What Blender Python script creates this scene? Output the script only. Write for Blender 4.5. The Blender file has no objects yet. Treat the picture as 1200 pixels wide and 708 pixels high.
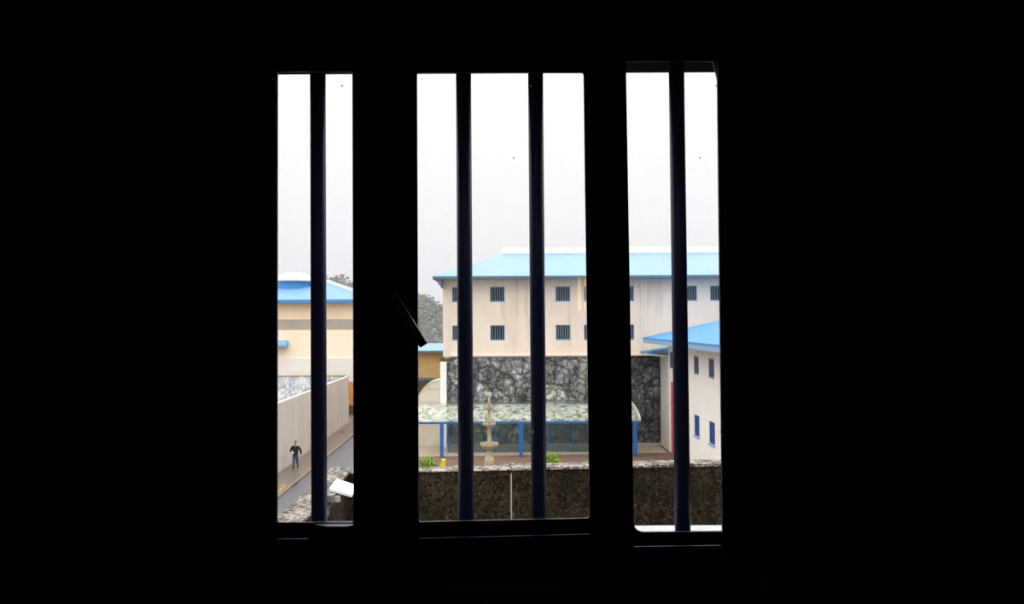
import bpy, bmesh, math, random
from mathutils import Vector, Matrix, noise

random.seed(7)
C = bpy.context.scene.collection
R = math.radians

# ------------------------------------------------------------------ camera
FPX = 1000.0
CAMZ = 9.5
cd = bpy.data.cameras.new('camera')
cd.sensor_fit = 'HORIZONTAL'
cd.sensor_width = 36.0
cd.lens = 36.0 * FPX / 1200.0
cd.clip_start = 0.01
cd.clip_end = 2000
cam = bpy.data.objects.new('camera', cd)
C.objects.link(cam)
PITCH = math.atan(24.0 / FPX)
ROLL = R(0.30)
ROT = Matrix.Rotation(math.pi / 2 + PITCH, 3, 'X') @ Matrix.Rotation(-ROLL, 3, 'Z')
cam.matrix_world = Matrix.Translation((0, 0, CAMZ)) @ ROT.to_4x4()
sc = bpy.context.scene
sc.camera = cam

# ------------------------------------------------------------------ world: bright overcast sky
w = bpy.data.worlds.new('overcast_sky')
sc.world = w
w.use_nodes = True
nt = w.node_tree
nt.nodes.clear()
n_out = nt.nodes.new('ShaderNodeOutputWorld')
n_bg = nt.nodes.new('ShaderNodeBackground')
n_tc = nt.nodes.new('ShaderNodeTexCoord')
n_sep = nt.nodes.new('ShaderNodeSeparateXYZ')
n_ramp = nt.nodes.new('ShaderNodeValToRGB')
nt.links.new(n_tc.outputs['Generated'], n_sep.inputs[0])
nt.links.new(n_sep.outputs['Z'], n_ramp.inputs['Fac'])
nt.links.new(n_ramp.outputs['Color'], n_bg.inputs['Color'])
nt.links.new(n_bg.outputs[0], n_out.inputs[0])
cr = n_ramp.color_ramp
SKY_K = 4.0                                   # ramp colours are radiance / SKY_K
stops = [(0.0, (0.95, 0.96, 1.01)), (0.05, (0.99, 1.0, 1.05)), (0.12, (1.10, 1.11, 1.14)),
         (0.26, (1.25, 1.25, 1.25)), (0.62, (2.6, 2.6, 2.6)), (1.0, (3.3, 3.3, 3.3))]
cr.elements[0].position, cr.elements[1].position = 0.0, 1.0
for p, c in stops[1:-1]:
    cr.elements.new(p)
for e, (p, c) in zip(cr.elements, stops):
    e.position = p
    e.color = (c[0] / SKY_K, c[1] / SKY_K, c[2] / SKY_K, 1)
n_bg.inputs['Strength'].default_value = SKY_K

vs = sc.view_settings
vs.view_transform = 'Standard'
vs.look = 'None'
vs.exposure = 0.0
vs.gamma = 1.0
vs.use_curve_mapping = False
sc.cycles.max_bounces = 10
sc.cycles.transparent_max_bounces = 24

# ------------------------------------------------------------------ geometry helpers
def ray(px, py):
    return ROT @ Vector(((px - 600) / FPX, -(py - 354) / FPX, -1.0))
def W(px, py, Y):                              # point of the view at depth Y
    d = ray(px, py)
    return Vector((0, 0, CAMZ)) + d * (Y / d.y)
def G(px, py, z=0.0):                          # point of the view on a level plane
    d = ray(px, py)
    return Vector((0, 0, CAMZ)) + d * ((z - CAMZ) / d.z)
def X(px, Y, py=378): return W(px, py, Y).x
def Z(py, Y, px=600): return W(px, py, Y).z
_d = ray(573, 378)
K = _d.x / _d.y                                # streets run in the direction (K, 1)

class MB:
    def __init__(s): s.v = []; s.f = []
    def add(s, vs, fs):
        o = len(s.v)
        s.v += [Vector(v) for v in vs]
        s.f += [tuple(i + o for i in f) for f in fs]
        return s
    def box(s, x0, x1, y0, y1, z0, z1, m=None):
        vs = [Vector(p) for p in ((x0,y0,z0),(x1,y0,z0),(x1,y1,z0),(x0,y1,z0),(x0,y0,z1),(x1,y0,z1),(x1,y1,z1),(x0,y1,z1))]
        if m: vs = [m(p) for p in vs]
        return s.add(vs, [(3,2,1,0),(4,5,6,7),(0,1,5,4),(1,2,6,5),(2,3,7,6),(3,0,4,7)])
    def hexa(s, p8):                           # four bottom points, four top points
        return s.add(p8, [(3,2,1,0),(4,5,6,7),(0,1,5,4),(1,2,6,5),(2,3,7,6),(3,0,4,7)])
    def prism(s, pts, off):                    # polygon extruded by a vector
        n = len(pts); pts = [Vector(p) for p in pts]; off = Vector(off)
        return s.add(pts + [p + off for p in pts],
                     [tuple(range(n))[::-1], tuple(range(n, 2*n))] + [(i, (i+1) % n, n+(i+1) % n, n+i) for i in range(n)])
    def tube(s, p0, p1, r0, r1=None, n=12):
        r1 = r0 if r1 is None else r1
        p0, p1 = Vector(p0), Vector(p1)
        a = (p1 - p0).normalized()
        u = a.cross(Vector((0, 0, 1)) if abs(a.z) < .9 else Vector((1, 0, 0))).normalized()
        t = a.cross(u)
        ring = [(math.cos(2*math.pi*i/n), math.sin(2*math.pi*i/n)) for i in range(n)]
        vs = [p0 + (u*c + t*q)*r0 for c, q in ring] + [p1 + (u*c + t*q)*r1 for c, q in ring]
        return s.add(vs, [tuple(range(n))[::-1], tuple(range(n, 2*n))] + [(i, (i+1) % n, n+(i+1) % n, n+i) for i in range(n)])
    def lathe(s, prof, c, n=24):               # profile of (radius, z) about a vertical axis
        c = Vector(c); vs = []; fs = []
        for r, z in prof:
            vs += [c + Vector((r*math.cos(2*math.pi*i/n), r*math.sin(2*math.pi*i/n), z)) for i in range(n)]
        for k in range(len(prof) - 1):
            fs += [(k*n+i, k*n+(i+1) % n, (k+1)*n+(i+1) % n, (k+1)*n+i) for i in range(n)]
        fs += [tuple(range(n))[::-1], tuple((len(prof)-1)*n + i for i in range(n))]
        return s.add(vs, fs)
    def plate(s, outer, holes, t0, t1, m):     # flat polygon with holes, thickness t0..t1, m(u, v, t) -> point
        b = bmesh.new()
        for loop in [outer] + list(holes):
            vv = [b.verts.new((u, v, 0)) for u, v in loop]
            for i in range(len(vv)): b.edges.new((vv[i], vv[(i+1) % len(vv)]))
        bmesh.ops.triangle_fill(b, edges=b.edges[:], use_beauty=True, use_dissolve=False)
        b.verts.index_update()
        n = len(b.verts)
        uv = [(v.co.x, v.co.y) for v in b.verts]
        fs = [tuple(v.index for v in f.verts) for f in b.faces]
        side = []
        for e in b.edges:
            if len(e.link_faces) == 1:
                l = e.link_loops[0]
                side.append((l.vert.index, l.link_loop_next.vert.index))
        b.free()
        return s.add([m(u, v, t0) for u, v in uv] + [m(u, v, t1) for u, v in uv],
                     [f[::-1] for f in fs] + [tuple(i+n for i in f) for f in fs] + [(a, c, c+n, a+n) for a, c in side])
    def base(s):
        lo = Vector([min(v[i] for v in s.v) for i in range(3)]); hi = Vector([max(v[i] for v in s.v) for i in range(3)])
        return Vector(((lo.x+hi.x)/2, (lo.y+hi.y)/2, lo.z))

def root_loc(parent):
    l = Vector()
    while parent is not None:
        l += parent.location; parent = parent.parent
    return l
def tag(o, label=None, cat=None, group=None, kind=None):
    for k, v in (('label', label), ('category', cat), ('group', group), ('kind', kind)):
        if v: o[k] = v
    return o
def obj(name, mb, m, parent=None, smooth=False, bevel=0, label=None):
    off = root_loc(parent) if parent else mb.base()
    me = bpy.data.meshes.new(name)
    me.from_pydata([tuple(v - off) for v in mb.v], [], mb.f)
    b = bmesh.new(); b.from_mesh(me)
    bmesh.ops.recalc_face_normals(b, faces=b.faces[:])
    b.to_mesh(me); b.free()
    me.materials.append(m)
    if smooth:
        for p in me.polygons: p.use_smooth = True
    o = bpy.data.objects.new(name, me); C.objects.link(o)
    if parent: o.parent = parent
    else: o.location = off
    if bevel:
        bv = o.modifiers.new('edge', 'BEVEL'); bv.width = bevel; bv.segments = 2; bv.limit_method = 'ANGLE'
    if label: o['label'] = label
    return o
def thing(name, loc, label, cat, group=None):
    o = bpy.data.objects.new(name, None); C.objects.link(o); o.location = loc
    o.empty_display_size = 0.2
    return tag(o, label, cat, group)
def struct(name, mb, m, parent=None, **k):
    o = obj(name, mb, m, parent, **k)
    if parent is None: o['kind'] = 'structure'
    return o
def rounded(p, r, n=5):                        # polygon of four (u, v) corners with rounded corners
    out = []
    for i in range(4):
        a, b, c = Vector(p[i-1]), Vector(p[i]), Vector(p[(i+1) % 4])
        rr = r[i] if isinstance(r, (list, tuple)) else r
        p0 = b + (a-b).normalized()*rr; p1 = b + (c-b).normalized()*rr
        for k in range(n + 1):
            t = k / n
            q = p0*(1-t)**2 + b*2*t*(1-t) + p1*t*t
            out.append((q.x, q.y))
    return out
def rect(u0, u1, v0, v1): return [(u0, v0), (u1, v0), (u1, v1), (u0, v1)]

# ------------------------------------------------------------------ materials
def lin(c): return tuple(((x/255+.055)/1.055)**2.4 if x > 10.3 else x/255/12.92 for x in c)
def mat(name, c, rough=.6, var=None, scale=2.0, stretch=(1,1,1), bump=0.0, spec=.5, detail=4, lo=.35, hi=.65, metal=0):
    """c, var: base colours in linear albedo; var is mixed in by a noise of the surface's own"""
    m = bpy.data.materials.new(name); m.use_nodes = True
    t = m.node_tree; b = t.nodes['Principled BSDF']
    b.inputs['Roughness'].default_value = rough
    b.inputs['Specular IOR Level'].default_value = spec
    b.inputs['Metallic'].default_value = metal
    b.inputs['Base Color'].default_value = (*c, 1)
    tc = t.nodes.new('ShaderNodeTexCoord'); mp = t.nodes.new('ShaderNodeMapping'); nz = t.nodes.new('ShaderNodeTexNoise')
    mp.inputs['Scale'].default_value = stretch
    nz.inputs['Scale'].default_value = scale; nz.inputs['Detail'].default_value = detail; nz.inputs['Roughness'].default_value = .65
    t.links.new(tc.outputs['Object'], mp.inputs[0]); t.links.new(mp.outputs[0], nz.inputs['Vector'])
    rp = t.nodes.new('ShaderNodeValToRGB')
    rp.color_ramp.elements[0].position = lo; rp.color_ramp.elements[1].position = hi
    v = var or tuple(x*.85 for x in c)
    rp.color_ramp.elements[0].color = (*v, 1); rp.color_ramp.elements[1].color = (*c, 1)
    t.links.new(nz.outputs['Fac'], rp.inputs['Fac']); t.links.new(rp.outputs['Color'], b.inputs['Base Color'])
    if bump:
        bp = t.nodes.new('ShaderNodeBump'); bp.inputs['Strength'].default_value = bump; bp.inputs['Distance'].default_value = .02
        t.links.new(nz.outputs['Fac'], bp.inputs['Height']); t.links.new(bp.outputs[0], b.inputs['Normal'])
    return m
def overlay(m, c, scale, lo, hi, stretch=(1,1,1), kind='noise', fac=1.0, detail=5):
    """mix one more blotch, stain or speck colour into a mat()'s base colour"""
    t = m.node_tree; b = t.nodes['Principled BSDF']
    src = b.inputs['Base Color'].links[0].from_socket
    tc = t.nodes.new('ShaderNodeTexCoord'); mp = t.nodes.new('ShaderNodeMapping'); mp.inputs['Scale'].default_value = stretch
    mp.inputs['Location'].default_value = (3.7*scale % 5, 1.3, 2.1)
    t.links.new(tc.outputs['Object'], mp.inputs[0])
    if kind == 'noise':
        nz = t.nodes.new('ShaderNodeTexNoise'); nz.inputs['Scale'].default_value = scale; nz.inputs['Detail'].default_value = detail
        nz.inputs['Roughness'].default_value = .7; o = nz.outputs['Fac']
    else:
        nz = t.nodes.new('ShaderNodeTexVoronoi'); nz.inputs['Scale'].default_value = scale; nz.feature = kind; o = nz.outputs['Distance']
    t.links.new(mp.outputs[0], nz.inputs['Vector'])
    mr = t.nodes.new('ShaderNodeMapRange'); mr.inputs['From Min'].default_value = lo; mr.inputs['From Max'].default_value = hi
    mr.inputs['To Max'].default_value = fac
    t.links.new(o, mr.inputs['Value'])
    mx = t.nodes.new('ShaderNodeMix'); mx.data_type = 'RGBA'
    t.links.new(mr.outputs['Result'], mx.inputs['Factor']); t.links.new(src, mx.inputs['A']); mx.inputs['B'].default_value = (*c, 1)
    t.links.new(mx.outputs['Result'], b.inputs['Base Color'])
    return m
def ribbed(m, direction, scale, strength=.5):  # metal sheet ribs
    t = m.node_tree; b = t.nodes['Principled BSDF']
    tc = t.nodes.new('ShaderNodeTexCoord'); wv = t.nodes.new('ShaderNodeTexWave')
    wv.wave_type = 'BANDS'; wv.bands_direction = direction; wv.inputs['Scale'].default_value = scale
    t.links.new(tc.outputs['Object'], wv.inputs['Vector'])
    bp = t.nodes.new('ShaderNodeBump'); bp.inputs['Strength'].default_value = strength; bp.inputs['Distance'].default_value = .05
    t.links.new(wv.outputs['Fac'], bp.inputs['Height']); t.links.new(bp.outputs[0], b.inputs['Normal'])
    return m

M = {}
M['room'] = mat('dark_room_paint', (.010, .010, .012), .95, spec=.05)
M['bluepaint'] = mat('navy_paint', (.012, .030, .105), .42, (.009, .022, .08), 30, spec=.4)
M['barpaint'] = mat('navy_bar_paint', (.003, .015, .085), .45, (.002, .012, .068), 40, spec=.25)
M['sill'] = mat('white_sill', (.78, .80, .82), .6, (.66, .68, .70), 20)
M['handle'] = mat('dark_handle', (.55, .55, .56), .45, spec=.5)
M['cream'] = mat('cream_render', (.85, .745, .64), .85, (.78, .66, .555), .35, (1, 1, .5), .1, .2)
overlay(M['cream'], (.55, .44, .36), .9, .54, .78, (1.2, 1.2, .14), fac=.75)
M['attic'] = mat('pale_yellow_attic', (.93, .91, .78), .85, (.90, .88, .74), .5)
M['roofpale'] = ribbed(mat('pale_blue_sheet', (.22, .37, .49), .42, (.185, .335, .46), .5), 'X', 1.2)
M['roofblue'] = ribbed(mat('bright_blue_sheet', (.045, .25, .57), .5, (.04, .23, .53), .6), 'Y', 1.2, .3)
M['rooffar'] = ribbed(mat('sky_blue_sheet', (.17, .34, .60), .5, (.155, .32, .57), .4), 'X', .6, .3)
M['drumblue'] = mat('drum_blue', (.075, .27, .60), .6)
M['fascia'] = mat('grey_blue_fascia', (.11, .17, .22), .5)
M['fasciablue'] = mat('light_blue_fascia', (.22, .42, .66), .5)
M['winframe'] = mat('blue_window_frame', (.12, .26, .42), .5)
M['winbar'] = mat('window_grey_bar', (.17, .24, .32), .5)
M['darkglass'] = mat('dark_pane', (.03, .035, .045), .12, spec=.6)
M['shutter'] = mat('blue_shutter', (.012, .075, .30), .5)
M['tealglass'] = mat('teal_pane', (.04, .10, .16), .15, spec=.6)
M['white'] = mat('white_render', (.92, .885, .84), .85, (.87, .83, .775), .6, (1, 1, .4), .1, .2)
overlay(M['white'], (.55, .52, .48), 1.1, .60, .85, (1.5, 1.5, .2), fac=.4)
M['pillar'] = mat('white_pillar', (.90, .89, .86), .8, (.80, .78, .74), 1.5)
M['greywhite'] = mat('greyed_white', (.62, .60, .57), .85, (.54, .52, .49), .8, (1, 1, .3))
M['brown'] = mat('brown_soffit', (.12, .055, .04), .7)
M['red'] = mat('red_door', (.80, .09, .12), .5)
M['yellowwall'] = mat('yellow_render', (.94, .77, .52), .85, (.91, .73, .49), .4)
M['creamyellow'] = mat('cream_yellow_render', (.97, .87, .67), .85, (.95, .84, .63), .3)
M['band'] = mat('grey_band', (.47, .42, .35), .85, (.42, .37, .31), 1.0)
M['offwhite'] = mat('off_white_render', (.84, .81, .76), .85, (.78, .75, .70), .4)
M['orange'] = mat('orange_panel', (.80, .36, .10), .6)
M['creamdome'] = mat('cream_dome', (.64, .62, .49), .7)
M['ochre'] = mat('ochre_render', (.60, .39, .17), .85, (.50, .32, .135), .8)
M['darkbase'] = mat('dark_plinth', (.10, .075, .05), .8, (.06, .045, .03), 1.2)
M['vault'] = mat('cream_concrete', (.72, .66, .55), .85, (.62, .56, .46), .5, (1, 1, .6))
overlay(M['vault'], (.30, .26, .20), .8, .62, .75, (.6, .6, 2), fac=.6)
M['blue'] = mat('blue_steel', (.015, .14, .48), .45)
M['concrete'] = mat('board_marked_concrete', (.64, .58, .51), .9, (.51, .455, .395), 3.0, (1, 1.6, .06), .15, .2)
overlay(M['concrete'], (.44, .39, .34), .6, .55, .8, (1, 1, .3), fac=.6)
M['pavement'] = mat('wet_pavement', (.185, .15, .118), .38, (.135, .108, .085), 1.6, spec=.4)
M['kerb'] = mat('sandy_kerb', (.26, .18, .12), .6, (.19, .13, .085), 3)
M['road'] = mat('wet_asphalt', (.115, .12, .14), .38, (.085, .09, .105), 3, spec=.4)
M['paint_yellow'] = mat('faded_yellow_marking', (.55, .33, .08), .7)
M['ground'] = mat('brown_wet_earth', (.17, .11, .07), .7, (.12, .075, .05), .8)
M['tan'] = mat('tan_paving', (.42, .34, .25), .7, (.34, .27, .195), .6)
M['hill'] = mat('hillside', (.10, .12, .085), .95, (.075, .09, .065), .15)
M['tree'] = mat('muted_foliage', (.20, .20, .145), .9, (.125, .13, .095), .12)
M['leaf'] = mat('fresh_leaf', (.30, .42, .06), .6, (.19, .31, .035), 4)
M['weed'] = mat('dry_weed', (.24, .24, .12), .8, (.12, .12, .07), 6)
M['yellow'] = mat('yellow_plastic', (.85, .56, .02), .45)
M['steel'] = mat('grey_steel', (.30, .31, .32), .45, metal=.3)
M['lampwhite'] = mat('white_enamel', (.88, .88, .90), .5, (.84, .84, .86), 3)
M['stonecarve'] = mat('carved_sandstone', (.47, .40, .27), .85, (.33, .28, .19), 5, bump=.4)
overlay(M['stonecarve'], (.55, .27, .10), 2.5, .62, .72, fac=.7)
# lichen-covered granite of the near wall
def granite(name, base, dark, light):
    m = mat(name, base, .95, dark, 3.0, bump=.6, spec=.1, detail=8, lo=.40, hi=.62)
    overlay(m, tuple(x*.3 for x in dark), 11, .50, .58, detail=6)
    overlay(m, light, 15, .56, .66, detail=6, fac=.8)
    return m
M['granite'] = granite('mossy_granite', (.050, .037, .021), (.017, .0125, .007), (.17, .118, .062))
overlay(M['granite'], (.008, .006, .005), .45, .46, .66, (1, 1, .35), fac=.85)
M['coping'] = granite('lichened_coping', (.38, .34, .31), (.15, .12, .095), (.62, .59, .56))
overlay(M['coping'], (.06, .055, .03), 4.5, .56, .64, detail=6)
M['joint'] = mat('pale_mortar', (.40, .38, .34), .9)
# person
M['skin'] = mat('skin_tone', (.42, .23, .16), .5)
M['jacket'] = mat('dark_maroon_jacket', (.020, .008, .009), .8, (.008, .007, .008), 5)
M['jeans'] = mat('blue_denim', (.055, .10, .17), .8, (.04, .075, .13), 12)
M['boot'] = mat('dark_boot_leather', (.025, .018, .014), .5)
M['hair'] = mat('dark_hair', (.03, .018, .013), .6)
M['paper'] = mat('white_paper', (.85, .87, .90), .7)

def mural_mat(name, dark, mid, pale, green, scale, seed=0.0):
    """painted rocks: rounded warped boulders with dark joints, pale brushed highlights and green tints"""
    m = bpy.data.materials.new(name); m.use_nodes = True
    t = m.node_tree; bs = t.nodes['Principled BSDF']; bs.inputs['Roughness'].default_value = .85
    bs.inputs['Specular IOR Level'].default_value = .2
    L = t.links.new; N = t.nodes.new
    tc = N('ShaderNodeTexCoord'); mp = N('ShaderNodeMapping'); mp.inputs['Location'].default_value = (seed, seed*.7, seed*.3)
    L(tc.outputs['Object'], mp.inputs[0])
    def noise_(sc_, det=4, rough=.6, stretch=None):
        src = mp
        if stretch:
            src = N('ShaderNodeMapping'); src.inputs['Scale'].default_value = stretch; L(mp.outputs[0], src.inputs[0])
        n = N('ShaderNodeTexNoise'); n.inputs['Scale'].default_value = sc_; n.inputs['Detail'].default_value = det; n.inputs['Roughness'].default_value = rough
        L(src.outputs[0], n.inputs['Vector']); return n
    def op(o, x, y=0.0, z=None):
        k = N('ShaderNodeMath'); k.operation = o
        for i, q in enumerate((x, y) if z is None else (x, y, z)):
            if isinstance(q, (int, float)): k.inputs[i].default_value = q
            else: L(q, k.inputs[i])
        return k.outputs[0]
    wz = noise_(.9, 3)
    ad = N('ShaderNodeVectorMath'); ad.operation = 'MULTIPLY_ADD'
    L(wz.outputs['Color'], ad.inputs[0]); ad.inputs[1].default_value = (.85, .85, .85); L(mp.outputs[0], ad.inputs[2])
    def vor(sc_, feature):
        v = N('ShaderNodeTexVoronoi'); v.feature = feature; v.inputs['Scale'].default_value = sc_
        L(ad.outputs[0], v.inputs['Vector']); return v
    e1 = vor(scale, 'DISTANCE_TO_EDGE'); e2 = vor(scale*2.3, 'DISTANCE_TO_EDGE'); c1 = vor(scale, 'F1'); c2 = vor(scale*2.3, 'F1')
    s1 = N('ShaderNodeSeparateColor'); L(c1.outputs['Color'], s1.inputs[0])
    s2 = N('ShaderNodeSeparateColor'); L(c2.outputs['Color'], s2.inputs[0])
    brush = noise_(4.2, 6, .75, (1.5, 1, .8))
    def edge(e_, wdt, floor_):
        k = N('ShaderNodeMapRange'); k.inputs['From Max'].default_value = wdt; k.inputs['To Min'].default_value = floor_
        L(e_.outputs['Distance'], k.inputs['Value']); return k.outputs[0]
    v = op('ADD', op('MULTIPLY', s1.outputs[0], .22), op('MULTIPLY', s2.outputs[1], .24))
    v = op('ADD', v, op('MULTIPLY', e2.outputs['Distance'], .55))
    v = op('ADD', v, op('MULTIPLY', op('SUBTRACT', brush.outputs['Fac'], .5), 1.5))
    v = op('ADD', v, .27)
    v = op('MULTIPLY', v, op('MULTIPLY', edge(e1, .10, .38), edge(e2, .09, .50)))
    rp = N('ShaderNodeValToRGB'); L(v, rp.inputs['Fac']); e = rp.color_ramp.elements
    e[0].position = .12; e[0].color = (*[x*.45 for x in dark], 1); e[1].position = .88; e[1].color = (*pale, 1)
    for p_, c_ in ((.26, dark), (.48, mid), (.66, tuple(x*1.35 for x in mid))):
        k = e.new(p_); k.color = (*c_, 1)
    g = noise_(.55, 4)
    gm = N('ShaderNodeMapRange'); gm.inputs['From Min'].default_value = .48; gm.inputs['From Max'].default_value = .66; gm.inputs['To Max'].default_value = .65
    L(g.outputs['Fac'], gm.inputs['Value'])
    mg = N('ShaderNodeMix'); mg.data_type = 'RGBA'; mg.blend_type = 'MULTIPLY'; L(gm.outputs[0], mg.inputs['Factor']); L(rp.outputs['Color'], mg.inputs['A'])
    mg.inputs['B'].default_value = (*green, 1)
    L(mg.outputs['Result'], bs.inputs['Base Color'])
    return m
M['mural'] = mural_mat('painted_rock_mural', (.075, .082, .082), (.19, .20, .195), (.60, .62, .60), (.95, 1.0, .66), .72)
M['mural_dark'] = mural_mat('painted_dark_rock_mural', (.035, .037, .042), (.085, .088, .092), (.30, .30, .31), (1.0, .95, .75), .85, 4.0)
M['graffiti'] = mural_mat('pale_painted_wall', (.52, .60, .68), (.66, .70, .72), (.86, .86, .84), (.85, 1.0, .92), .55, 9.0)

def clear_mat(name, tint, cover, diffuse, rough=.0, fres=1.45, specks=False, back=.5, show_through=False):
    """a see-through sheet: transparent with a Fresnel reflection and a milky share"""
    m = bpy.data.materials.new(name); m.use_nodes = True
    t = m.node_tree; t.nodes.clear(); L = t.links.new; N = t.nodes.new
    out = N('ShaderNodeOutputMaterial'); tr = N('ShaderNodeBsdfTransparent'); gl = N('ShaderNodeBsdfGlossy')
    df = N('ShaderNodeBsdfDiffuse'); tl = N('ShaderNodeBsdfTranslucent'); m0 = N('ShaderNodeMixShader')
    tr.inputs[0].default_value = (*tint, 1); df.inputs[0].default_value = (*diffuse, 1); tl.inputs[0].default_value = (*diffuse, 1)
    gl.inputs['Roughness'].default_value = rough
    m0.inputs[0].default_value = back; L(df.outputs[0], m0.inputs[1]); L(tl.outputs[0], m0.inputs[2])
    m1 = N('ShaderNodeMixShader'); m1.inputs[0].default_value = cover
    L(tr.outputs[0], m1.inputs[1]); L(m0.outputs[0], m1.inputs[2])
    if show_through:                                   # blotches painted into the sheet colour, imitating the mural showing through
        tc = N('ShaderNodeTexCoord'); src = (1, 1, 1)
        g1 = N('ShaderNodeTexNoise'); g1.inputs['Scale'].default_value = 2.6; g1.inputs['Detail'].default_value = 6; g1.inputs['Roughness'].default_value = .7
        mpg = N('ShaderNodeMapping'); mpg.inputs['Scale'].default_value = (1, .5, 1.6); L(tc.outputs['Object'], mpg.inputs[0]); L(mpg.outputs[0], g1.inputs['Vector'])
        rg = N('ShaderNodeValToRGB'); L(g1.outputs['Fac'], rg.inputs['Fac']); ee = rg.color_ramp.elements
        ee[0].position = .36; ee[0].color = (.10, .14, .12, 1); ee[1].position = .58; ee[1].color = (*diffuse, 1)
        kk = ee.new(.45); kk.color = (.42, .50, .36, 1)
        L(rg.outputs['Color'], df.inputs[0]); L(rg.outputs['Color'], tl.inputs[0])
    if specks:
        tc = N('ShaderNodeTexCoord'); v = N('ShaderNodeTexVoronoi'); v.inputs['Scale'].default_value = 34; L(tc.outputs['Object'], v.inputs['Vector'])
        nz = N('ShaderNodeTexNoise'); nz.inputs['Scale'].default_value = 9; nz.inputs['Detail'].default_value = 5; L(tc.outputs['Object'], nz.inputs['Vector'])
        mr = N('ShaderNodeMapRange'); mr.inputs['From Min'].default_value = .085; mr.inputs['From Max'].default_value = .03; L(v.outputs['Distance'], mr.inputs['Value'])
        sep = N('ShaderNodeSeparateColor'); L(v.outputs['Color'], sep.inputs[0])
        gt = N('ShaderNodeMath'); gt.operation = 'GREATER_THAN'; gt.inputs[1].default_value = .90; L(sep.outputs[0], gt.inputs[0])
        mu = N('ShaderNodeMath'); mu.operation = 'MULTIPLY'; L(mr.outputs[0], mu.inputs[0]); L(gt.outputs[0], mu.inputs[1])
        m3 = N('ShaderNodeMath'); m3.operation = 'MULTIPLY'; L(mu.outputs[0], m3.inputs[0]); m3.inputs[1].default_value = .55
        a3 = N('ShaderNodeMath'); a3.operation = 'ADD'; L(m3.outputs[0], a3.inputs[0]); a3.inputs[1].default_value = cover
        L(a3.outputs[0], m1.inputs[0])
    fr = N('ShaderNodeFresnel'); fr.inputs['IOR'].default_value = fres
    m4 = N('ShaderNodeMixShader'); L(fr.outputs[0], m4.inputs[0]); L(m1.outputs[0], m4.inputs[1]); L(gl.outputs[0], m4.inputs[2])
    L(m4.outputs[0], out.inputs[0])
    return m
M['glass'] = clear_mat('window_glass', (.995, .995, .995), .006, (.5, .5, .5), specks=True)
M['canopy'] = clear_mat('milky_canopy_sheet', (1, 1, 1), .50, (.95, .98, .86), rough=.3, back=.15, fres=1.015, show_through=True)
M['screen'] = clear_mat('tinted_screen_glass', (.62, .72, .74), .10, (.45, .55, .55), rough=.05)

# ================================================================== THE ROOM
FY = 1.40                                       # depth of the window frames
SY0, SY1 = 1.394, 1.400                         # sash sheet
def fm(u, v, t): return W(u, v, FY) if abs(t - FY) < 1e-9 else Vector((W(u, v, FY).x, t, W(u, v, FY).z))
RX, RY0, WY0, WY1 = 2.0, -2.2, 1.30, 1.60
FZ, CZ = 8.0, 10.7
o_l, o_r, o_t, o_b = X(314, 1.60), X(890, FY), CAMZ + .470, CAMZ - .425
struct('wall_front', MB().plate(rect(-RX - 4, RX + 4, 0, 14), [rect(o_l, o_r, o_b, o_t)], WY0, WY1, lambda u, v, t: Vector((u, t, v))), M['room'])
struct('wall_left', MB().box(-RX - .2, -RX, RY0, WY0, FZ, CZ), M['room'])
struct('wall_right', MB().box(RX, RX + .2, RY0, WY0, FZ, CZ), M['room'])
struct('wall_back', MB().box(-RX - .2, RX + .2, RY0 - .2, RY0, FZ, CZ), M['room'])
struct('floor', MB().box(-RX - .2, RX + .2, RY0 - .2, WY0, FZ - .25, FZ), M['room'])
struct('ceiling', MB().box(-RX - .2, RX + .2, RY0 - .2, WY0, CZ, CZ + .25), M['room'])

# each window: a fixed outer frame with a sash sheet in front of it and a pane
def window(name, outer, hole, sash_outer, sash_holes, inset):
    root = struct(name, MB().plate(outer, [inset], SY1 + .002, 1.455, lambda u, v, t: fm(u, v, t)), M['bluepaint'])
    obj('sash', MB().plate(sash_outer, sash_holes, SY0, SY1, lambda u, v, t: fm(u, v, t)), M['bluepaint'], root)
    hu = [p[0] for p in hole]; hv = [p[1] for p in hole]
    pane = [(min(hu)-5, min(hv)-5), (max(hu)+5, min(hv)-5), (max(hu)+5, max(hv)+5), (min(hu)-5, max(hv)+5)]
    obj('glass_pane', MB().plate(pane, [], 1.4003, 1.4013, lambda u, v, t: fm(u, v, t)), M['glass'], root)
    return root
ol_t, ol_b = 44, 684
h1 = rounded([(326, 85), (413.6, 85), (415.2, 611.5), (325.5, 611.5)], 3)
slit = [(364, 613.4), (380, 612.9), (414.5, 613.0), (415.5, 614.5), (408, 616.2), (384, 616.3)]
w1 = window('window_1', [(268, ol_t), (452, ol_t), (452, ol_b), (268, ol_b)], h1,
       [(298, 60), (437, 60), (437, 640), (363, 640), (362, 630.2), (326, 630.6), (325, 640), (298, 640)], [h1, slit],
       [(312, 70), (424, 70), (424, 620), (363.5, 620), (363, 631.9), (312, 632.3)])
h2 = rounded([(489.0, 86), (683.6, 86), (690.6, 606.5), (491.0, 611)], [3, 3, 4, 3])
w2 = window('window_2', [(452.6, ol_t), (711, ol_t), (713, ol_b), (452.6, ol_b)], h2,
       [(470, 60), (709, 60), (709, 640), (691, 640), (690.5, 624.8), (491.5, 629.8), (491, 640), (470, 640)], [h2],
       [(476, 70), (696, 70), (703, 626.1), (478, 631.7)])
h3 = rounded([(733, 73), (835, 73), (848, 622.5), (742.5, 623.5)], [1, 1, 2, 12])
h3 = [p for p in h3 if not (p[0] > 800 and p[1] < 200)]
k = min(range(len(h3)), key=lambda i: abs(h3[i][0]-733) + abs(h3[i][1]-73))
h3 = []
h3 += rounded([(733, 73), (790, 73), (790, 200), (733.5, 200)], [1, .01, .01, .01])[:6]
h3 += [(835, 73), (838.5, 88), (843.5, 113), (848, 118), (848, 622)]
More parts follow.
